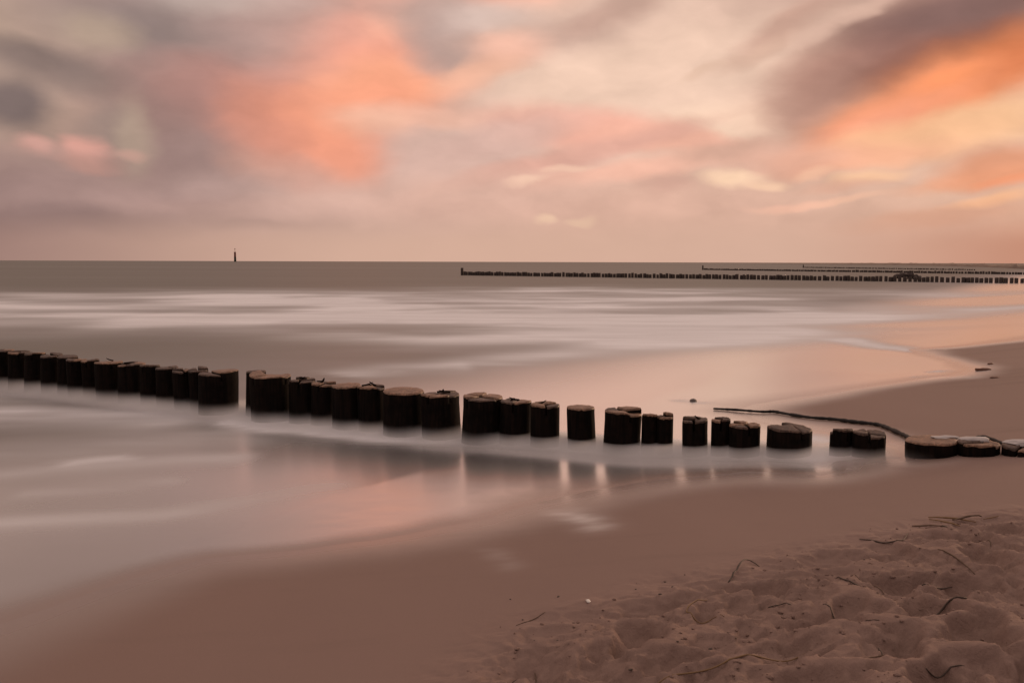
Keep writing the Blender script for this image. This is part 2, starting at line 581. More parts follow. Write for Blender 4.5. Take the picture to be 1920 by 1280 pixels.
def water_material():
    m, t, b = material('water')
    t.nodes.remove(b)
    foam, cover, calm, milk = attr(t, 'foam'), attr(t, 'cover'), attr(t, 'calm'), attr(t, 'milk')
    # silky streaks, long across the view and short along it
    st1 = tex(t, .9, 5, .6, (.16, 1, 1), R(-8), dist=.8)
    st2 = tex(t, .035, 5, .55, (.10, 1, 1), R(-4), dist=.4)
    f = math_(t, 'MULTIPLY', foam, math_(t, 'ADD', .7, math_(t, 'MULTIPLY', maprange(t, st1, .25, .75), .3)))
    f = math_(t, 'ADD', f, math_(t, 'MULTIPLY', maprange(t, st2, .48, .75), .08), clamp=True)
    turbid = mixc(t, tex(t, .25, 3, .5, (.3, 1, 1)), (.055, .053, .034), (.090, .074, .052))
    turbid = mixc(t, milk, turbid, (.192, .175, .176))
    body = mixc(t, f, turbid, (.84, .86, .89))
    body = mixc(t, cover, wet_sand_colour(t, 1.0), body)
    d = N(t, 'ShaderNodeBsdfDiffuse')
    t.links.new(body, d.inputs['Color'])
    g = N(t, 'ShaderNodeBsdfGlossy')
    g.inputs['Color'].default_value = (1, 1, 1, 1)
    rr = math_(t, 'SUBTRACT', .42, math_(t, 'MULTIPLY', calm, .22))
    rr = math_(t, 'ADD', rr, math_(t, 'MULTIPLY', f, .2))
    rr = maprange2(t, cover, .25, rr)
    t.links.new(rr, g.inputs['Roughness'])
    fr = N(t, 'ShaderNodeFresnel')
    fr.inputs['IOR'].default_value = 1.4
    refl = math_(t, 'MULTIPLY', fr.outputs[0], math_(t, 'ADD', .8, math_(t, 'MULTIPLY', calm, 2.2)))
    refl = math_(t, 'MINIMUM', refl, math_(t, 'ADD', .22, math_(t, 'MULTIPLY', calm, .63)))
    refl = math_(t, 'MULTIPLY', refl, math_(t, 'SUBTRACT', 1, math_(t, 'MULTIPLY', f, .7)))
    refl = maprange2(t, cover, math_(t, 'MINIMUM', math_(t, 'MULTIPLY', fr.outputs[0], 1.35), .6), refl)
    mx = N(t, 'ShaderNodeMixShader')
    t.links.new(refl, mx.inputs[0])
    t.links.new(d.outputs[0], mx.inputs[1])
    t.links.new(g.outputs[0], mx.inputs[2])
    t.links.new(mx.outputs[0], t.nodes['Material Output'].inputs['Surface'])
    return m


def maprange2(t, f, a, b):
    n = N(t, 'ShaderNodeMix', data_type='FLOAT')
    for sk_, v in ((n.inputs[0], f), (n.inputs[2], a), (n.inputs[3], b)):
        if isinstance(v, (int, float)):
            sk_.default_value = v
        else:
            t.links.new(v, sk_)
    return n.outputs[0]


def wood_material(name, dark, light, rough, grain=(30, 30, 3), spec=.3, bstr=.5):
    m, t, b = material(name)
    n1 = tex(t, 1, 5, .6, grain)
    n2 = tex(t, 14, 3, .6)
    c = mixc(t, maprange(t, n1, .3, .7), dark, light)
    c = mixc(t, math_(t, 'MULTIPLY', maprange(t, n2, .42, .66), .75), c, dark)
    t.links.new(c, b.inputs['Base Color'])
    b.inputs['Roughness'].default_value = rough
    b.inputs['Specular IOR Level'].default_value = spec
    bump(t, n1, bstr, .01, b)
    return m


def plain(name, c, rough=.7, spec=.3, var=.25, scale=20):
    m, t, b = material(name)
    n = tex(t, scale, 3)
    t.links.new(mixc(t, n, tuple(v * (1 - var) for v in c), tuple(min(1, v * (1 + var)) for v in c)), b.inputs['Base Color'])
    b.inputs['Roughness'].default_value = rough
    b.inputs['Specular IOR Level'].default_value = spec
    return m


M_SAND, M_WATER = sand_material(), water_material()
M_PILE = wood_material('tarred_wet_wood', (.004, .0034, .003), (.014, .0085, .0065), .75, (40, 40, 2.5), .05)
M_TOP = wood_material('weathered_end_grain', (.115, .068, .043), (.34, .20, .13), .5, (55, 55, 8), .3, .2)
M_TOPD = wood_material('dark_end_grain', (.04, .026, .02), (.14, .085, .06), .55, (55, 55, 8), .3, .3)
M_FAR = plain('far_hazed_wood', (.072, .056, .050), .7, .2)  # lightened wood tone, carries the haze over the far rows
M_STRAW = plain('straw', (.20, .125, .062), .7)
M_DARK = plain('dark_reed', (.06, .042, .032), .6)
M_TWIG = plain('brown_twig', (.11, .07, .045), .7)
M_BLACK = plain('black_rubber', (.008, .007, .007), .6, .2)
M_SHELL = plain('shell', (.75, .72, .66), .4)
M_STONE = plain('stone', (.09, .075, .068), .6)
M_WEED = plain('weed', (.15, .075, .05), .6, .3, .5, 40)
M_RED = plain('red_paint', (.16, .035, .028), .6)
M_GREEN = plain('dark_green_paint', (.018, .03, .022), .6)
M_DUNE = plain('hazed_dune_grass', (.21, .16, .13), .9, .1, .5, .02)  # paler than the land itself: distance haze is put into this colour

# ------------------------------------------------------------------ sand and water sheets
dist = np.full(X.shape, 1e6)
soft = np.full(X.shape, .4)
d_, u_ = poly_dist(X[NEAR], Y[NEAR], [(p.x, p.y) for p in EDGE])
d2_, _ = poly_dist(X[NEAR], Y[NEAR], SHORE)
inside = in_poly(X, Y, WATER_POLY)
dist[NEAR] = d2_
_num = np.zeros(int(NEAR.sum()))
_den = np.zeros_like(_num)
for _p, _s in zip(EDGE, EDGE_SOFT):
    _w = 1.0 / (.02 + (X[NEAR] - _p.x) ** 2 + (Y[NEAR] - _p.y) ** 2) ** 2
    _num += _w * _s
    _den += _w
soft[NEAR] = _num / _den
sgn = np.where(inside, dist, -dist)
sgn[NEAR] += .05 * fbm(X[NEAR] * 1.3, Y[NEAR] * 1.3, 3) * np.clip(soft[NEAR] / .3, .1, 1)

foam = np.zeros(X.shape)
sfoam = np.zeros(X.shape)


def stroke(px, w, k, target, hard=1.0):
    """a line of foam lying on the water (or on the sand): points of its course, half width in photo rows, density"""
    pts = [on_ground(*p) for p in px]
    ws = []
    for p in px:
        a, b = on_ground(p[0], p[1] - w), on_ground(p[0], p[1] + w)
        ws.append(max(.02, .5 * (a - b).length))
    m = NEAR
    d, u = poly_dist(X[m], Y[m], [(p.x, p.y) for p in pts])
    wv = np.interp(u, np.linspace(0, 1, len(ws)), ws)
    ends = sstep(0, .12, u) * sstep(1, .88, u) if k > 0 else 1
    t = target[m]
    t += abs(k) * (2.1 if k > 0 else 1) * np.exp(-(d / wv) ** 2 * hard) * ends
    target[m] = t


for px, w, k in [
    ([(380, 782), (560, 803), (700, 818), (860, 826), (1000, 834), (1130, 840), (1300, 848), (1440, 854), (1560, 856), (1690, 858)], 8, 1.4), ([(400, 790), (560, 806), (700, 821), (860, 829), (1000, 836), (1130, 841), (1300, 849), (1440, 855), (1560, 857)], 3, .9),
    ([(900, 824), (1060, 824), (1200, 834), (1440, 848), (1600, 850)], 7, .35),
    ([(1500, 826), (1530, 822), (1560, 832)], 7, .5), ([(1660, 826), (1700, 850)], 8, .5),
    ([(-100, 990), (0, 980), (300, 966), (440, 942), (560, 922), (700, 905)], 15, .17),
    ([(-150, 800), (0, 775), (200, 775), (420, 790)], 22, .22), ([(-100, 850), (150, 840), (350, 820), (560, 815)], 16, .16),
    ([(-100, 900), (100, 880), (330, 862), (500, 860)], 11, .15), ([(0, 930), (200, 915), (360, 900)], 10, .15),
    ([(100, 872), (190, 860), (260, 856)], 6, .25), ([(-300, 760), (-50, 745), (150, 755)], 14, .15),
    ([(-300, 574), (0, 573), (250, 570), (520, 562), (720, 558)], 15, .30), ([(300, 562), (640, 552), (900, 550), (1250, 556), (1500, 566)], 12, .20),
    ([(200, 596), (450, 596), (700, 606), (1000, 606), (1300, 594)], 14, .34), ([(500, 580), (900, 580), (1250, 580), (1600, 585)], 18, .30),
    ([(560, 622), (800, 636), (1050, 628), (1300, 612), (1600, 590), (1900, 570)], 12, .34), ([(1100, 640), (1350, 630), (1560, 618)], 9, .25),
    ([(800, 690), (1000, 668), (1200, 650), (1450, 632), (1700, 610)], 10, .30), ([(620, 706), (760, 690), (900, 688)], 9, .25),
     ([(900, 540), (1200, 545), (1600, 548), (1920, 556)], 8, .14),
    ([(1560, 634), (1640, 650), (1700, 655)], 2.5, .5), ([(1690, 655), (1740, 660)], 1.6, .6), ([(1700, 709), (1760, 707), (1830, 708)], 2.2, .55),
    ([(1740, 698), (1790, 697), (1830, 699)], 1.6, .35), ([(1440, 850), (1520, 862), (1580, 878)], 4, .3),
    ([(1180, 900), (1330, 914), (1480, 918), (1560, 900)], 5, .12), ([(1260, 752), (1300, 756), (1400, 760)], 2, .2),
]:
    stroke(px, w, k, foam)
for px, w, k in [([(1075, 962), (1098, 972), (1118, 988)], 9, -.42), ([(1030, 960), (1080, 972)], 5, -.15), ([(920, 1030), (960, 1062)], 8, -.12),
                 ([(1720, 709), (1780, 707), (1820, 708)], 2.0, -.45), ([(1545, 862), (1580, 878)], 4, -.25),
                 ([(1780, 836), (1800, 830), (1880, 832)], 3, -.5)]:
    stroke(px, w, k, sfoam)

nn = NEAR
_r = np.hypot(X[nn], Y[nn])
streak = np.where(_r < 14, fbm(X[nn] * .30 + .1 * Y[nn], Y[nn] * 1.2, 5), fbm(X[nn] * .05 + 5, Y[nn] * .13, 4))
foam[nn] *= np.clip(1 + 1.3 * streak, .2, 1.9)
surf = sstep(60, 36, Y[nn] + 2.5 * noise(X[nn] * .06, Y[nn] * .05)) * sstep(15, 22, Y[nn]) * sstep(-.2, -3.0, INL[nn])
foam[nn] += surf * np.clip(.05 + .9 * fbm(X[nn] * .045 + 9, Y[nn] * .11 + 2, 3), 0, .7)
nz_p = fbm(X[nn] * 3.0, Y[nn] * 7.0, 3)
sfoam[nn] *= np.clip(1 + 1.0 * nz_p, .1, 2)
foam[nn] *= np.where(_r > 13, np.clip(1 + 1.1 * fbm(X[nn] * .16 - 4, Y[nn] * .30, 4), .25, 1.7), 1)
foam = np.clip(foam, 0, 1)

cover = sstep(0, 1, sgn / np.maximum(soft, .03))
film = np.clip(.05 * sgn, -.03, .004) + .012 * np.clip(sgn - .08, 0, 3)
_e = .03 * np.clip(sgn - .2, 0, 1)
zw = .5 * (Z + film + np.sqrt((Z + film) ** 2 + _e ** 2))
zw = np.where(sgn < 0, np.minimum(Z + film, 0.0 + np.maximum(Z + film, -1)), zw)
# low smooth swell far out
zw = np.where(INL < -30, 0.0, zw)
# how mirror-like: the thin film on the sand is calm, the open sea is rough
calm = sstep(-4.5, -.3, INL) * .9
calm = calm * np.clip(1 - .6 * foam, 0, 1)
wet = sstep(0, 1, 1 + sgn / (.35 + .95 * np.minimum(soft, .9)))
# fine froth carried in the shallows
milk = sstep(-13, -4, INL) * .55 + sstep(-9, -1.5, INL) * .45
milk[nn] = np.maximum(milk[nn], surf * .65)
milk[nn] *= np.clip(.8 + .5 * fbm(X[nn] * .3, Y[nn] * .8, 4), .3, 1.2)
dry = np.zeros(X.shape)
mm = (np.abs(X) < 60) & (np.abs(Y) < 60)
dry[mm] = trod(X[mm], Y[mm])
dry[~mm] = (INL[~mm] > 10)
wet = wet * (1 - dry)

keep_s = (INL > -14) & (np.hypot(X, Y) < 420) & (INL < 130) & (Y > -25)
beach = grid_mesh('beach', keep_s, Z, {'wet': wet, 'dry': dry, 'foam': np.clip(sfoam, 0, 1)}, M_SAND)
keep_w = (sgn > -.35) & (Y > -25)
sea = grid_mesh('sea', keep_w, zw, {'foam': foam, 'cover': cover, 'calm': calm, 'milk': milk}, M_WATER)


# ------------------------------------------------------------------ object helpers
def link(name, me, mat=None, parent=None, loc=None):
    if mat is not None:
        for m in (mat if isinstance(mat, (list, tuple)) else [mat]):
            me.materials.append(m)
    o = bpy.data.objects.new(name, me)
    COL.objects.link(o)
    if parent is not None:
        o.parent = parent
    if loc is not None:
        o.location = loc
    return o


def tag(o, label, cat, group=None, kind=None):
    o['label'] = label
    o['category'] = cat
    if group:
        o['group'] = group
    if kind:
        o['kind'] = kind
    return o


def mesh_from(name, verts, faces, smooth=True, mats=None):
    me = bpy.data.meshes.new(name)
    me.from_pydata(verts, [], faces)
    me.update()
    if smooth:
        for p in me.polygons:
            p.use_smooth = True
    if mats:
        for p, k in zip(me.polygons, mats):
            p.material_index = k
    return me


def tube(pts, radii, seg=6, flat=1.0, close=True):
    """tapered tube along a list of points; flat < 1 squashes it vertically"""
    vs_, fs = [], []
    n = len(pts)
    for i, p in enumerate(pts):
        a = pts[max(0, i - 1)]
        b = pts[min(n - 1, i + 1)]
        t = (Vector(b) - Vector(a)).normalized()
        side = t.cross(Vector((0, 0, 1)))
        side = side.normalized() if side.length > 1e-4 else Vector((1, 0, 0))
        up = side.cross(t)
        for k in range(seg):
            an = 2 * math.pi * k / seg
            vs_.append(Vector(p) + side * math.cos(an) * radii[i] + up * math.sin(an) * radii[i] * flat)
    for i in range(n - 1):
        for k in range(seg):
            k2 = (k + 1) % seg
            fs.append((i * seg + k, i * seg + k2, (i + 1) * seg + k2, (i + 1) * seg + k))
    fs.append(tuple(range(seg))[::-1])
    fs.append(tuple((n - 1) * seg + k for k in range(seg)))
    return vs_, fs


def smooth_path(pts, n):
    """Catmull-Rom through the points"""
    P = [Vector(p) for p in pts]
    P = [2 * P[0] - P[1]] + P + [2 * P[-1] - P[-2]]
    out = []
    for i in range(1, len(P) - 2):
        for k in range(n):
            t = k / n
            a, b, c, d = P[i - 1], P[i], P[i + 1], P[i + 2]
            out.append(.5 * ((2 * b) + (c - a) * t + (2 * a - 5 * b + 4 * c - d) * t * t + (3 * b - a - 3 * c + d) * t ** 3))
    out.append(P[-2])
    return out


# ------------------------------------------------------------------ near groyne
GA, GB = at(445, 777, 0.0), on_ground(1745, 852)
GDIR = (GB - GA)
GDIR.z = 0
GDIR.normalize()
GNRM = Vector((GDIR.y, -GDIR.x, 0))     # towards the camera side
if GNRM.y > 0:
    GNRM = -GNRM


def on_line(px, off=0.0):
    """where the sight line through a photo column crosses the row of posts"""
    d = ray(px, 780)
    a = GA + GNRM * off
    # solve t*d = a + u*GDIR in plan
    det = d.x * -GDIR.y - d.y * -GDIR.x
    t = (a.x * -GDIR.y - a.y * -GDIR.x) / det
    return Vector((d.x * t, d.y * t, 0))


def height_at(p, px, py):
    d = ray(px, py)
    k = math.hypot(p.x, p.y) / math.hypot(d.x, d.y)
    return CAM_H + d.z * k


def radial(seed, a):
    r = random.Random(seed)
    v = 1.0
    for k, amp in ((2, .035), (3, .025), (5, .015), (9, .010), (14, .006)):
        v += amp * r.uniform(.3, 1) * math.sin(k * a + r.uniform(0, 6.28))
    return v


def trunk_mesh(seed, r, z0, z1, lean, seg=36):
    zs = [z0, z0 * .6 + z1 * .4, z0 * .3 + z1 * .7, z1 - .04, z1]
    vs_, fs = [], []
    rr = random.Random(seed + 5)
    for j, z in enumerate(zs):
        k = 1.03 - .03 * (z - z0) / (z1 - z0)
        for i in range(seg):
            a = 2 * math.pi * i / seg
            q = r * k * radial(seed, a) * (1 + (rr.uniform(-.008, .008) if j < 3 else 0))
            vs_.append((q * math.cos(a) + lean[0] * (z - z1), q * math.sin(a) + lean[1] * (z - z1), z))
    for j in range(len(zs) - 1):
        for i in range(seg):
            i2 = (i + 1) % seg
            fs.append((j * seg + i, j * seg + i2, (j + 1) * seg + i2, (j + 1) * seg + i))
    k0 = len(vs_)
    vs_ += vs_[-seg:]
    vs_.append((0, 0, zs[-1] - .012))
    c = len(vs_) - 1
    for i in range(seg):
        fs.append((k0 + i, k0 + (i + 1) % seg, c))
    return mesh_from('trunk', vs_, fs)


def segment_mesh(seed, r, a0, a1, ctr, zb, zt, tilt, gap, whole=False):
    """a wedge of the split head (or the whole head): sides, worn rim, sawn face"""
    rr = random.Random(seed * 31 + int(a0 * 100))
    n = max(4, int((a1 - a0) / (2 * math.pi) * 36))
    if whole:
        n = 36
    rim = []
    for i in range(n if whole else n + 1):
        a = a0 + (a1 - a0) * i / n
        q = r * radial(seed, a)
        rim.append(Vector((q * math.cos(a), q * math.sin(a), 0)))
    if not whole:
        am = .5 * (a0 + a1)
        push = Vector((math.cos(am), math.sin(am), 0))
        mid = Vector((ctr[0], ctr[1], 0)) + push * gap * (1.0 / max(.35, math.sin(min(math.pi / 2, .5 * (a1 - a0)))))
        # draw the two split faces back from the crack
        t0 = Vector((-math.sin(a0), math.cos(a0), 0))
        t1 = Vector((math.sin(a1), -math.cos(a1), 0))
        rim[0] += t0 * gap
        rim[-1] += t1 * gap
        # a bent crack
        w0 = rim[0].lerp(mid, .5) + t0 * rr.uniform(0, .006)
        w1 = rim[-1].lerp(mid, .5) + t1 * rr.uniform(0, .006)
        loop = rim + [w1, mid, w0]
    else:
        loop = rim
    c = sum(loop, Vector()) / len(loop)

    def top(p, extra=0.0):
        return zt + tilt[0] * p.x + tilt[1] * p.y + extra
    rings = [(0, None, -.0), (0, 'top', -.012), (.035, 'top', -.003), (.09, 'top', 0.0), (.5, 'top', 0.0)]
    vs_, fs, mt = [], [], []
    L = len(loop)
    for (ins, kind, dz) in rings:
        for p in loop:
            q = p.lerp(c, ins)
            jit = (rr.uniform(-.007, .002) if ins == 0 else rr.uniform(-.0035, .002)) if kind else 0
            vs_.append((q.x, q.y, zb if kind is None else top(q, dz + jit)))
    for j in range(len(rings) - 1):
        for i in range(L):
            i2 = (i + 1) % L
            fs.append((j * L + i, j * L + i2, (j + 1) * L + i2, (j + 1) * L + i))
            mt.append(0 if j < 1 else 1)
    vs_.append((c.x, c.y, top(c, rr.uniform(-.004, .001))))
    cc = len(vs_) - 1
    j = len(rings) - 1
    for i in range(L):
        fs.append((j * L + i, j * L + (i + 1) % L, cc))
        mt.append(1)
    return mesh_from('head', vs_, fs, True, mt)


# photo x range, y of the head's middle, depth offset, splits (None = sound head) and label
W = 'whole'
POSTS = [
    (-78, -40, 648, 0, 3, 'black groyne post just beyond the left end of the picture'),
    (-44, -4, 652, .02, 4, 'black groyne post cut by the left picture edge'),
    (-6, 27, 656, 0, 3, 'first groyne post wholly in view at the left picture edge'),
    (25, 58, 659, -.03, 3, 'dark seaward groyne post, second from the left picture edge'),
    (56, 86, 662, .02, 4, 'dark seaward groyne post, third from the left picture edge'),
    (84, 118, 666, .03, 3, 'dark seaward groyne post just before the taller one at the far left'),
    (116, 147, 667, -.03, W, 'taller square-shouldered post standing up from its neighbours at far left'),
    (132, 162, 673, .07, 3, 'dark post set low in front of the taller far left post'),
    (160, 187, 675, 0, 4, 'narrow seaward post with split head, fifth post left of the low pair'),
    (185, 230, 678, .02, 3, 'broad seaward post with a splinter standing on its head'),
    (228, 272, 682, -.02, 4, 'broad seaward post with a raised back rim near the left quarter'),
    (269, 301, 685, .02, 3, 'narrow seaward post between two broad ones in the left quarter'),
    (297, 334, 688, -.02, 3, 'seaward post with flat raised back piece, fourth left of the wide gap'),
    (328, 360, 692, .04, 4, 'narrow post, third seaward of the wide bright gap'),
    (357, 390, 692, -.03, 3, 'slim post with pale oval head, second seaward of the wide bright gap'),
    (378, 446, 698, .03, 2, 'massive black post standing on the seaward side of the wide bright gap'),
    (464, 498, 695, -.09, W, 'slim tall post peeping out behind the landward side of the wide gap'),
    (472, 544, 704, .04, 4, 'massive post with pale cross-split head right of the wide bright gap'),
    (545, 590, 712, 0, 5, 'dark post with jagged splinters on its head, second right of the wide gap'),
    (587, 629, 717, -.02, 4, 'dark post with flat shattered head left of the smooth orange-lit head'),
    (624, 676, 721, .03, W, 'post with smooth orange-lit head in the unbroken block of four'),
    (672, 720, 724, 0, 5, 'ragged splintered post at the landward end of the block of four'),
    (722, 792, 731, .02, W, 'stout post with broad pale head and a small dark notch'),
    (790, 861, 737, 0, 5, 'stout post with curled splinter on its right rim'),
    (865, 944, 745, .02, 4, 'largest post near the middle with head split into quarters'),
    (938, 996, 753, -.01, 4, 'post with knobbly lifted wedges leaning on the largest middle post'),
    (998, 1049, 759, .01, 3, 'post with a raised splinter bar between two narrow gaps near the middle'),
    (1061, 1115, 762, 0, W, 'free-standing short post with sound rounded head'),
    (1128, 1205, 770, .02, 4, 'thick post with deep notch and pale quartered head'),
    (1200, 1236, 777, .0, 3, 'slim low post tucked against the thick notched post'),
    (1232, 1265, 779, -.02, 3, 'slim post at the right end of the thick notched trio'),
    (1280, 1327, 787, .0, 3, 'free-standing post with a dark slab raised at its back'),
    (1332, 1370, 787, -.01, 3, 'slim leaning post with rounded left shoulder'),
    (1366, 1430, 794, .01, 5, 'barrel-like post with cracked pale head beside the slim leaning one'),
    (1441, 1523, 800, 0, 4, 'low wide free-standing post with cross-cracked head'),
    (1553, 1604, 806, -.01, 4, 'low post with flaking head, left of a landward pair'),
    (1597, 1670, 812, .02, 4, 'low wide post with three pale wedges, right of a landward pair'),
    (1700, 1797, 823, 0, W, 'broad low stump with smooth orange-brown head at the sand edge'),
    (1801, 1876, 829, 0, 3, 'low stump capped with white foam, next to the broad smooth one'),
    (1886, 1962, 835, 0, 3, 'last low stump cut by the right picture edge'),
    (1978, 2050, 842, 0, W, 'stump almost buried in sand beyond the right picture edge'),
]
place = []
for k_, (x0, x1, yt, off, sp, lab) in enumerate(POSTS):
    if k_ and x0 - POSTS[k_ - 1][1] < 4:
        x0 -= 2.5
    if k_ + 1 < len(POSTS) and POSTS[k_ + 1][0] - x1 < 4:
        x1 += 2.5
    xc = .5 * (x0 + x1)
    p = on_line(xc, off * (.45 if x1 < 450 else 1))
    d = math.hypot(p.x, p.y)
    r = .5 * (x1 - x0) / FPX * p.y
    place.append([p, r, height_at(p, xc, yt)])
for _ in range(3):      # neighbours may touch but not run through each other
    for i in range(len(place)):
        for j in range(max(0, i - 3), i):
            (p, r, _z), (q, s, _w) = place[i], place[j]
            dd = (p - q).length
            if r + s > dd:
                k = dd / (r + s)
                place[i][1] *= k
                place[j][1] *= k

for i, ((x0, x1, yt, off, sp, lab), (p, r, zt)) in enumerate(zip(POSTS, place)):
    rr = random.Random(100 + i)
    g0 = gz(p.x, p.y)
    zb = g0 - .35
    head = .075 if sp != W else .05
    lean = (rr.uniform(-.05, .05), rr.uniform(-.05, .05))
    tr = link('groyne_post', trunk_mesh(i, r, zb - 0, zt - head, lean), M_PILE)
    tr.location = (p.x, p.y, 0)
    tag(tr, lab, 'post', 'posts of the near groyne')
    if sp == W:
        me = segment_mesh(i, r, 0, 2 * math.pi, (0, 0), zt - head, zt, (rr.uniform(-.04, .04), rr.uniform(-.02, .05)), 0, True)
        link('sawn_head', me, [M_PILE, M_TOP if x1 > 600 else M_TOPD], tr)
    else:
        ctr = (rr.uniform(-.18, .18) * r, rr.uniform(-.18, .18) * r)
        a = rr.uniform(0, 6.28)
        cuts = sorted(a + 2 * math.pi * (k + rr.uniform(-.22, .22)) / sp for k in range(sp))
        cuts.append(cuts[0] + 2 * math.pi)
        for k in range(sp):
            dz = rr.choice((0, 0, -.006, .008, -.012, .014))
            me = segment_mesh(i, r, cuts[k], cuts[k + 1], ctr, zt - head, zt + dz,
                              (rr.uniform(-.09, .09), rr.uniform(-.05, .09)), rr.uniform(.004, .009))
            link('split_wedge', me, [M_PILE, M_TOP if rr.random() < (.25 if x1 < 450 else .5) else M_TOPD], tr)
    if i in (9, 18, 19, 21, 23, 25, 26, 31, 10):      # splinters standing up on the head
        ns = {26: 1, 31: 1, 9: 1, 10: 1}.get(i, 3)
        for k in range(ns):
            a = rr.uniform(0, 6.28)
            l = r * rr.uniform(.5, .9)
            c = Vector((rr.uniform(-.4, .4) * r, rr.uniform(-.1, .6) * r, zt + .006))
            v = Vector((math.cos(a) * l * .5, math.sin(a) * l * .25, 0))
            tip = rr.uniform(.012, .035)
            ps = [c - v, c - v * .3 + Vector((0, 0, .006)), c + v * .5 + Vector((0, 0, tip * .6)), c + v + Vector((0, 0, tip))]
            vv, ff = tube(ps, [.014, .013, .010, .004], 5, .6)
            link('splinter', mesh_from('splinter', vv, ff, False), M_PILE, tr)

# spray and run-off smoothed to a low mist round the posts
rowL = (GB - GA).length
mist_x0, mist_x1 = -6.5, rowL + .25


def mist_surface(u):
    p = GA + GDIR * u
    return max(0.0, tb(p.x, p.y))


def mist_top(u):
    return float(np.interp(u, [mist_x0, -2, 0, 2.0, rowL * .75, mist_x1], [.30, .27, .22, .15, .10, .06]))


vs_, fs = [], []
us = np.linspace(mist_x0, mist_x1, 40)
for u in us:
    zb, top = mist_surface(u) - .02, mist_surface(u) + mist_top(u)
    for (w, z) in ((-.45, zb), (.55, zb), (.55, zb + .02), (.2, top), (-.2, top), (-.45, zb + .02)):
        vs_.append((u, w, z))
for i in range(len(us) - 1):
    for k in range(6):
        k2 = (k + 1) % 6
        fs.append((i * 6 + k, (i + 1) * 6 + k, (i + 1) * 6 + k2, i * 6 + k2))
fs.append(tuple(range(6)))
fs.append(tuple((len(us) - 1) * 6 + k for k in range(6))[::-1])
me = mesh_from('spray_mist', vs_, fs, False)
bm = bmesh.new()
bm.from_mesh(me)
bmesh.ops.recalc_face_normals(bm, faces=bm.faces)
bm.to_mesh(me)
bm.free()
m = bpy.data.materials.new('mist')
m.use_nodes = True
t = m.node_tree
t.nodes.clear()
vol = N(t, 'ShaderNodeVolumePrincipled')
vol.inputs['Color'].default_value = (.985, .985, .985, 1)
vol.inputs['Anisotropy'].default_value = 0.0
tcn = N(t, 'ShaderNodeTexCoord')
sx = N(t, 'ShaderNodeSeparateXYZ')
t.links.new(tcn.outputs['Object'], sx.inputs[0])
# height above the local water or sand
base_z = math_(t, 'MULTIPLY', math_(t, 'MAXIMUM', math_(t, 'SUBTRACT', sx.outputs[0], 2.2), 0), mist_surface(rowL) / max(.1, rowL - 2.2))
h = math_(t, 'SUBTRACT', sx.outputs[2], base_z)
topn = maprange(t, sx.outputs[0], mist_x0 + 2, mist_x1 - 1, .185, .085, False)
rel = math_(t, 'DIVIDE', h, topn)
dens = math_(t, 'POWER', math_(t, 'SUBTRACT', 1, rel, clamp=True), 1.5)
dens = math_(t, 'MULTIPLY', dens, maprange(t, sx.outputs[0], mist_x1 - 1.3, mist_x1 - .15, 1, 0))
nzt = tex(t, 1.6, 3, .5, (.5, 1.2, .6))
dens = math_(t, 'MULTIPLY', dens, maprange(t, nzt, .3, .7, .35, 1.3))
dens = math_(t, 'MULTIPLY', dens, maprange(t, math_(t, 'ABSOLUTE', sx.outputs[1]), .2, .55, 1, 0))
t.links.new(math_(t, 'MULTIPLY', dens, 11.0), vol.inputs['Density'])
ou = N(t, 'ShaderNodeOutputMaterial')
t.links.new(vol.outputs[0], ou.inputs['Volume'])
m.cycles.volume_step_rate = .03
mist = link('spray_mist', me, m)
mist.matrix_world = Matrix(((GDIR.x, GNRM.x, 0, GA.x), (GDIR.y, GNRM.y, 0, GA.y), (0, 0, 1, 0), (0, 0, 0, 1)))
tag(mist, 'soft pale mist of washed spray round the feet of the near posts', 'mist', kind='stuff')

# ------------------------------------------------------------------ far groynes
def small_post(seed, r, h, seg=10):
    rr = random.Random(seed)
    vs_, fs = [], []
    sl = (rr.uniform(-.12, .12), rr.uniform(-.12, .12))
    for z, k in ((-1.2, 1.05), (h * .5, 1.0), (h - .03, .98), (h, .86)):
        for i in range(seg):
            a = 2 * math.pi * i / seg
            q = r * k * (1 + .05 * math.sin(3 * a + seed))
            x, y = q * math.cos(a), q * math.sin(a)
            vs_.append((x, y, z + (sl[0] * x + sl[1] * y if z > 0 else 0)))
    for j in range(3):
        for i in range(seg):
            i2 = (i + 1) % seg
            fs.append((j * seg + i, j * seg + i2, (j + 1) * seg + i2, (j + 1) * seg + i))
    fs.append(tuple(3 * seg + i for i in range(seg)))
    return vs_, fs


variants = []
for k in range(6):
    vs_, fs = small_post(k, .150 + .012 * (k % 3), .42 + .02 * (k % 4))
    me = mesh_from('small_post', vs_, fs)
    me.materials.append(M_FAR)
    variants.append(me)
vs_, fs = small_post(20, .165, .88)
end_me = mesh_from('end_post', vs_, fs)
end_me.materials.append(M_FAR)


def far_row(a_px, b_px, n, seed):
    rr = random.Random(seed)
    a, b = at(*a_px), at(*b_px)
    out, u, k = [], 0.0, 0
    step = 1.0 / n
    L = (b - a).length
    while u < 1:
        p = a.lerp(b, u)
        nrm = Vector(((b - a).y, -(b - a).x, 0)).normalized()
        out.append(p + nrm * rr.uniform(-.05, .05))
        # posts stand in short runs with a narrow gap after each
        u += max(.33 / L, step * (rr.uniform(.86, .95) if rr.random() < .6 else rr.uniform(1.02, 1.22)))
    return out


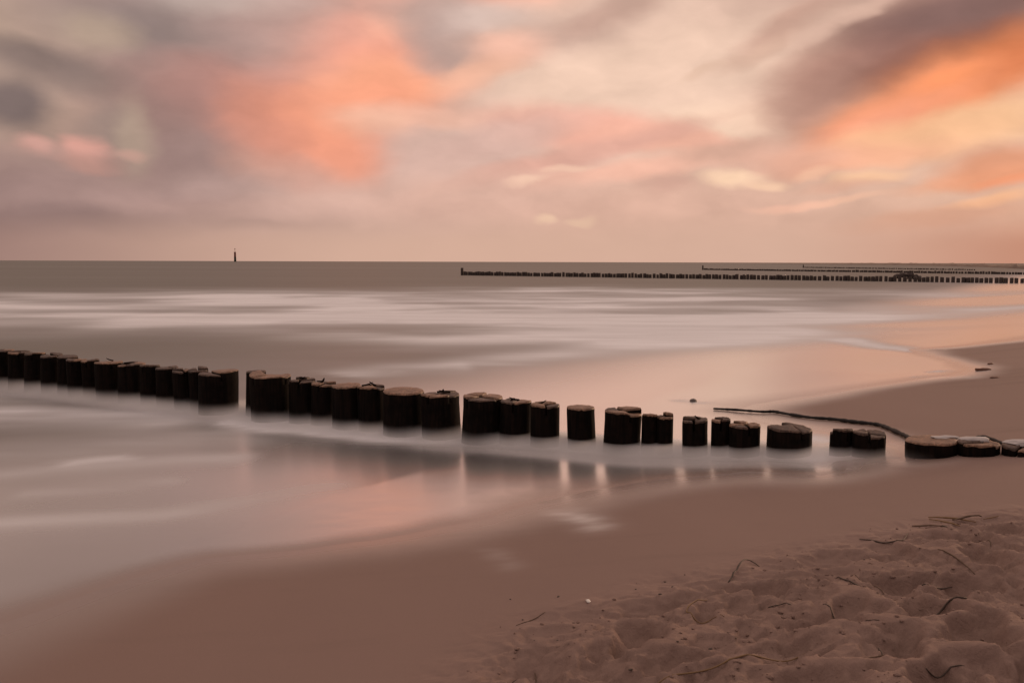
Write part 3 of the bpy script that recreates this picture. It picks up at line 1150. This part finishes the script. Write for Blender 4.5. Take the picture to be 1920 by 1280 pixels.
row2 = far_row((866, 516), (1990, 532.5), 172, 1)
row3 = far_row((1318, 506), (1960, 515.5), 176, 2)
row4 = far_row((1506, 502), (1830, 507), 110, 3)
for i, p in enumerate(row2):
    if i == 0:
        o = link('groyne_post', end_me, None, None, p)
        tag(o, 'taller end post at the seaward tip of the nearer far groyne', 'post')
        continue
    o = link('groyne_post', random.Random(i).choice(variants), None, None, p)
    o.rotation_euler.z = random.uniform(0, 6)
    o.scale = (random.uniform(.90, 1.02),) * 2 + (random.uniform(.88, 1.08),)
    tag(o, 'small dark post in the long groyne row across the water', 'post', 'posts of the far groyne')
o = link('groyne_post', end_me, None, None, row3[0])
o.scale = (1, 1, 1.1)
tag(o, 'taller end post at the seaward tip of the faint groyne near the horizon', 'post')
near3 = row3[-80:]
for i, p in enumerate(near3):
    o = link('groyne_post', random.Random(i + 900).choice(variants), None, None, p)
    o.rotation_euler.z = random.uniform(0, 6)
    o.scale = (1, 1, random.uniform(.72, .9))
    tag(o, 'tiny post in the faint groyne row close under the horizon', 'post', 'posts of the faint second far groyne')
vs_, fs = [], []
for i, p in enumerate(row3[1:-80] + row4):
    h = random.uniform(.26, .36) if i != len(row3) - 81 else 1.0
    v, f = small_post(i, random.uniform(.15, .18), h, 8)
    k = len(vs_)
    vs_ += [Vector(q) + p for q in v]
    fs += [tuple(j + k for j in g) for g in f]
o = link('distant_groyne_posts', mesh_from('distant_groyne_posts', vs_, fs), M_FAR)
tag(o, 'dotted lines of the most distant groyne posts under the horizon', 'posts', kind='stuff')

# rocks heaped against the far groyne
c0 = at(1696, 525.5)
rock = bpy.data.objects.new('rock_heap', None)
COL.objects.link(rock)
rock.location = c0
tag(rock, 'low dark heap of rocks lying against the far groyne on the right', 'rocks')


def boulder(seed, r, sq=.7):
    rr = random.Random(seed)
    bm = bmesh.new()
    bmesh.ops.create_icosphere(bm, subdivisions=2, radius=1)
    off = rr.uniform(0, 50)
    for v in bm.verts:
        c = v.co.copy()
        k = 1 + .22 * math.sin(3 * c.x + off) * math.cos(2.4 * c.y + off) + .12 * math.sin(5 * c.z + 4 * c.x + off)
        v.co = Vector((c.x * r * k, c.y * r * k * .9, c.z * r * sq * k))
    me = bpy.data.meshes.new('boulder')
    bm.to_mesh(me)
    bm.free()
    for p in me.polygons:
        p.use_smooth = seed % 2 == 0
    return me


for k in range(14):
    u = -1.15 + 2.3 * k / 13
    h = .62 * (1 - .45 * abs(u) ** 2)
    o = link('boulder', boulder(k, random.uniform(.2, .34)), M_FAR, rock, (u + random.uniform(-.1, .1), -.35 + random.uniform(-.2, .1), h * random.uniform(.35, 1.05)))

# ------------------------------------------------------------------ sea mark on the horizon
bp = at(441, 490.8)
k = bp.y / FPX       # metres per photo pixel there
mk = bpy.data.objects.new('sea_mark', None)
COL.objects.link(mk)
mk.location = (bp.x, bp.y, 0)
tag(mk, 'dark pillar-shaped sea mark with a thin mast on the horizon', 'sea mark')


def lathe(prof, seg=16):
    vs_, fs = [], []
    for r, z in prof:
        for i in range(seg):
            a = 2 * math.pi * i / seg
            vs_.append((r * math.cos(a), r * math.sin(a), z))
    for j in range(len(prof) - 1):
        for i in range(seg):
            i2 = (i + 1) % seg
            fs.append((j * seg + i, j * seg + i2, (j + 1) * seg + i2, (j + 1) * seg + i))
    fs.append(tuple(range(seg))[::-1])
    fs.append(tuple((len(prof) - 1) * seg + i for i in range(seg)))
    return vs_, fs


link('foundation', mesh_from('foundation', *lathe([(2.3 * k, -2), (2.3 * k, 1.2 * k), (2.0 * k, 1.6 * k)]), False), M_GREEN, mk)
link('lower_tower', mesh_from('lower_tower', *lathe([(2.1 * k, 1.6 * k), (1.95 * k, 9 * k)]), False), M_GREEN, mk)
link('upper_tower', mesh_from('upper_tower', *lathe([(1.9 * k, 9 * k), (1.7 * k, 17.4 * k), (2.0 * k, 17.5 * k), (2.0 * k, 18.2 * k)]), False), M_RED, mk)
link('mast', mesh_from('mast', *lathe([(.35 * k, 18.2 * k), (.3 * k, 23 * k)], 8), False), M_RED, mk)
link('top_mark', mesh_from('top_mark', *lathe([(.2 * k, 23 * k), (.85 * k, 23.4 * k), (.85 * k, 24.6 * k), (.2 * k, 25 * k)], 10), False), M_RED, mk)

# ------------------------------------------------------------------ far shore with low dunes and wood
SH = [(2300, 528), (2100, 516), (1960, 507.5), (1880, 502.5), (1780, 499.2), (1640, 496.4), (1480, 494.7), (1260, 493.15)]
base_pts = [at(*p) for p in SH]
vs_, fs = [], []
fine = smooth_path(base_pts, 24)
rows = [(0, -.3), (.03, .6), (.08, .5), (.16, .9), (.25, 1.0)]
nr = len(rows)
for i, p in enumerate(fine):
    d = math.hypot(p.x, p.y)
    out = Vector((p.x, p.y, 0)).normalized()
    az_ = math.atan2(p.x, p.y) * 200
    hh = .62 * (1.6 + d * .0011) * (1 + .35 * float(noise(np.array([az_ * .35]), np.array([3.3]))[0]) + .25 * float(noise(np.array([az_ * 1.9]), np.array([7.7]))[0]))
    hh *= min(1, (len(fine) - 1 - i) / 40)
    for (f_, hf) in rows:
        q = p + out * d * f_
        vs_.append((q.x, q.y, hh * hf * (1 + .25 * random.uniform(-1, 1) * (hf > .55))))
for i in range(len(fine) - 1):
    for j in range(nr - 1):
        fs.append((i * nr + j, (i + 1) * nr + j, (i + 1) * nr + j + 1, i * nr + j + 1))
o = link('far_shore', mesh_from('far_shore', vs_, fs), M_DUNE)
o['kind'] = 'structure'


# ------------------------------------------------------------------ things lying on the sand
def strand(name, label, cat, px, r, mat, lift=0.0, group=None, flat=1.0, arch=None, n=6, taper=True, part=None):
    if name != 'hose':
        r *= .52
    pts = [on_ground(*p) for p in px]
    for _ in range(2):
        pass
    path = smooth_path(pts, n)
    q = []
    for i, p in enumerate(path):
        u = i / (len(path) - 1)
        z = max(gz(p.x, p.y), 0 if inland(p.x, p.y) < 0 else -1)
        q.append(Vector((p.x, p.y, z + r * .55 * flat + lift + (arch * math.sin(math.pi * u) if arch else 0))))
    if not arch:    # lies stiffly across the bumps rather than in every hollow
        for _ in range(14):
            zs = [v.z for v in q]
            for i in range(1, len(q) - 1):
                q[i].z = max(zs[i], .5 * zs[i] + .25 * (zs[i - 1] + zs[i + 1]))
    c = q[len(q) // 2].copy()
    c.z = min(v.z for v in q) - r
    rad = [r * ((.45 + .55 * math.sin(math.pi * min(1, max(0, .08 + .9 * i / (len(q) - 1)))) ** .5) if taper else 1) for i in range(len(q))]
    _rs = random.Random(len(label))
    rad = [v * _rs.uniform(.8, 1.2) for v in rad]
    vv, ff = tube([v - c for v in q], rad, 7, flat)
    o = link(name, mesh_from(name, vv, ff), mat, None, c)
    tag(o, label, cat, group)
    return o


strand('hose', 'long black hose-like strand snaking over wet sand behind the posts', 'hose',
       [(1338, 769), (1380, 771.5), (1430, 775), (1452, 775), (1480, 780), (1520, 786), (1560, 789), (1600, 794), (1636, 798), (1652, 801), (1672, 809),
        (1700, 822), (1722, 834), (1760, 838), (1812, 832), (1842, 823), (1876, 834), (1900, 846)],
       .021, M_BLACK, lift=.010, flat=.75, n=8)
strand('reed_leaf', 'curled dark reed leaf arching up from the sand', 'reed', [(1366, 1091), (1384, 1072), (1402, 1056), (1424, 1058)], .008, M_DARK, flat=.6, arch=.022)
strand('straw', 'bent brown straw folded to a V in a hollow of the sand', 'straw', [(1325, 1129), (1303, 1141), (1288, 1153), (1292, 1161), (1318, 1165), (1358, 1167)], .0045, M_STRAW)
strand('straw', 'long yellowish straw crossing the bottom edge of the sand', 'straw', [(1200, 1292), (1270, 1272), (1345, 1256), (1410, 1243), (1468, 1230), (1512, 1206)], .005, M_STRAW)
strand('twig', 'thin pale twig on the smooth rim at the left of the trodden sand', 'twig', [(968, 1171), (998, 1160), (1022, 1147)], .0032, M_TWIG)
strand('twig', 'short upright-looking twig cut by the bottom picture edge', 'twig', [(1003, 1246), (1006, 1262), (1014, 1290)], .0045, M_TWIG)
strand('twig', 'dark bent twig lying alone on the pale bank of sand', 'twig', [(1564, 1089), (1588, 1102), (1619, 1111)], .006, M_DARK)
strand('twig', 'thin twig along the edge of a shallow print right of the dark bent twig', 'twig', [(1600, 1086), (1628, 1098), (1658, 1109)], .0038, M_TWIG)
strand('twig', 'short dark twig left of the deep pointed footprint', 'twig', [(1438, 1134), (1460, 1136), (1483, 1140)], .0042, M_DARK)
strand('twig', 'twig bordering the deep pointed footprint from below', 'twig', [(1543, 1148), (1570, 1164), (1602, 1173), (1648, 1178)], .0045, M_DARK)
strand('reed', 'upper brown reed stem of the bundle at the top of the trodden sand', 'reed', [(1740, 976), (1780, 977), (1830, 978)], .008, M_STRAW, .012)
strand('reed', 'slanting reed stem crossing the bundle at the top of the trodden sand', 'reed', [(1742, 977), (1772, 984), (1800, 989)], .007, M_STRAW, .006)
strand('reed', 'dark reed stem leaning right out of the bundle', 'reed', [(1786, 984), (1812, 975), (1840, 971)], .009, M_TWIG, .016)
strand('reed', 'thin reed stem to the right of the bundle', 'reed', [(1844, 972), (1858, 970), (1872, 969)], .005, M_STRAW, .006)
strand('reed', 'low reed stem in front of the bundle', 'reed', [(1710, 987), (1740, 990), (1766, 995)], .007, M_TWIG, .004)
strand('twig', 'curled root on the ridge left of the reed bundle', 'twig', [(1612, 1010), (1635, 1015), (1660, 1021), (1690, 1019), (1702, 1005)], .006, M_DARK)
strand('twig', 'straight brown stick sloping through the prints on the right', 'twig', [(1758, 1040), (1790, 1056), (1828, 1078)], .006, M_TWIG)
strand('twig', 'hooked stick half buried at the right', 'twig', [(1740, 1156), (1752, 1144), (1775, 1138), (1812, 1138)], .007, M_DARK)
strand('twig', 'thin stick in the hollow right of the middle prints', 'twig', [(1728, 1110), (1755, 1100), (1786, 1083)], .005, M_DARK)
strand('straw', 'brown straw lying level near the bottom right', 'straw', [(1608, 1247), (1650, 1241), (1698, 1236)], .005, M_TWIG)
strand('twig', 'short stick meeting the level straw near the bottom right', 'twig', [(1642, 1208), (1652, 1224), (1664, 1237)], .0045, M_DARK)
strand('twig', 'stick near the bottom right corner', 'twig', [(1736, 1259), (1770, 1252), (1808, 1243)], .005, M_DARK)
strand('twig', 'thin root loop on the upper right of the trodden sand', 'twig', [(1826, 1020), (1842, 1012), (1855, 1016), (1858, 1024)], .005, M_TWIG)


def lump(name, label, cat, px, py, r, mat, sq=.6, group=None, seed=0, stretch=1.0):
    p = on_ground(px, py)
    o = link(name, boulder(seed, r, sq), mat)
    o.location = (p.x, p.y, max(gz(p.x, p.y), 0 if inland(p.x, p.y) < 0 else -1) + r * sq * .35)
    o.scale = (stretch, 1, 1)
    o.rotation_euler.z = seed
    tag(o, label, cat, group)
    return o


lump('shell', 'small white shell on the smooth sand above the prints', 'shell', 1103, 1131, .011, M_SHELL, .5, seed=2, stretch=1.6)
lump('bark_chip', 'black sliver of bark at the bottom edge of the sand', 'bark', 963, 1267, .013, M_BLACK, .4, seed=1, stretch=2.2)
lump('stone', 'small dark stone standing in the shallow water behind the posts', 'stone', 1300, 754, .045, M_STONE, .7, seed=4, stretch=1.3)
lump('weed_clump', 'reddish clump of washed-up weed on the far tongue of sand', 'seaweed', 1843, 694, .06, M_WEED, .4, seed=6, stretch=1.5)
lump('weed_clump', 'little dark tuft of weed just above the reddish clump', 'seaweed', 1857, 683, .035, M_WEED, .5, seed=8)
lump('weed_clump', 'flat weed scrap lying right of the white foam line on the sand tongue', 'seaweed', 1866, 708, .04, M_WEED, .3, seed=3, stretch=1.4)
for k, (px, py, r) in enumerate([(1247, 1086, .008), (1261, 1102, .008), (1284, 1077, .006), (1238, 1115, .009), (1047, 1118, .009), (957, 1123, .007), (1076, 1166, .007),
                                 (1192, 1106, .006), (980, 1161, .006), (1046, 1207, .007), (1003, 1206, .006), (1679, 1053, .011), (1769, 992, .018), (1332, 1218, .010),
                                 (1498, 1121, .008), (1620, 1063, .006), (1605, 1053, .005), (1380, 1200, .006), (1270, 1222, .006), (1182, 1265, .009)]):
    lump('debris_crumb', 'tiny dark crumb of drift debris on the sand', 'debris', px, py, r * .6, M_DARK, .6, 'crumbs of debris on the sand', seed=k, stretch=1.4)

# froth left on the last stumps
M_FROTH = plain('froth', (.50, .47, .455), .8, .2, .12, 60)
for (px, py, i, lab, r, st) in [(1822, 824, 38, 'cap of pale froth on the low stump next to the broad smooth one', .075, 1.5),
                                (1912, 832, 39, 'cap of pale froth on the last stump at the right picture edge', .08, 1.5),
                                (1772, 818, 37, 'thin rim of froth on the back of the broad smooth stump', .05, 1.9)]:
    p, r0, zt = place[i]
    bk = Vector((p.x, p.y, 0)).normalized()
    sd = Vector((bk.y, -bk.x, 0)) * (.45 * r0 if i == 37 else -.25 * r0 if i == 38 else -.1 * r0)
    o = link('froth_cap', boulder(i, r, .30), M_FROTH)
    c = Vector((p.x, p.y, zt + .004)) + bk * r0 * .45 + sd
    o.location = c
    o.scale = (st, .8, 1)
    o.rotation_euler.z = -.1
    tag(o, lab, 'foam')

# crumbs of damp sand kicked up by feet
bm = bmesh.new()
rc = random.Random(5)
n_c = 0
while n_c < 1500:
    x, y = rc.uniform(-.4, 3.4), rc.uniform(1.9, 5.0)
    if float(trod(np.array([x]), np.array([y]))[0]) < rc.random() * .9 + .1:
        continue
    if float(noise(np.array([x * 1.7]), np.array([y * 1.7]))[0]) < rc.uniform(-.25, .3):
        continue
    r = .0025 + .0075 * rc.random() ** 3
    mt = Matrix.Translation((x, y, gz(x, y) + r * .3)) @ Matrix.Rotation(rc.uniform(0, 6), 4, 'Z') @ Matrix.Diagonal((r * rc.uniform(.8, 1.5), r * rc.uniform(.7, 1.1), r * rc.uniform(.5, .9), 1))
    res = bmesh.ops.create_icosphere(bm, subdivisions=1, radius=1)
    for v in res['verts']:
        v.co *= rc.uniform(.8, 1.2)
        v.co = mt @ v.co
    n_c += 1
me = bpy.data.meshes.new('sand_crumbs')
bm.to_mesh(me)
bm.free()
da = me.attributes.new('dry', 'FLOAT', 'POINT')
da.data.foreach_set('value', np.ones(len(me.vertices), np.float32))
o = link('sand_crumbs', me, M_SAND)
tag(o, 'loose crumbs of sand scattered over the trodden patch', 'sand', kind='stuff')
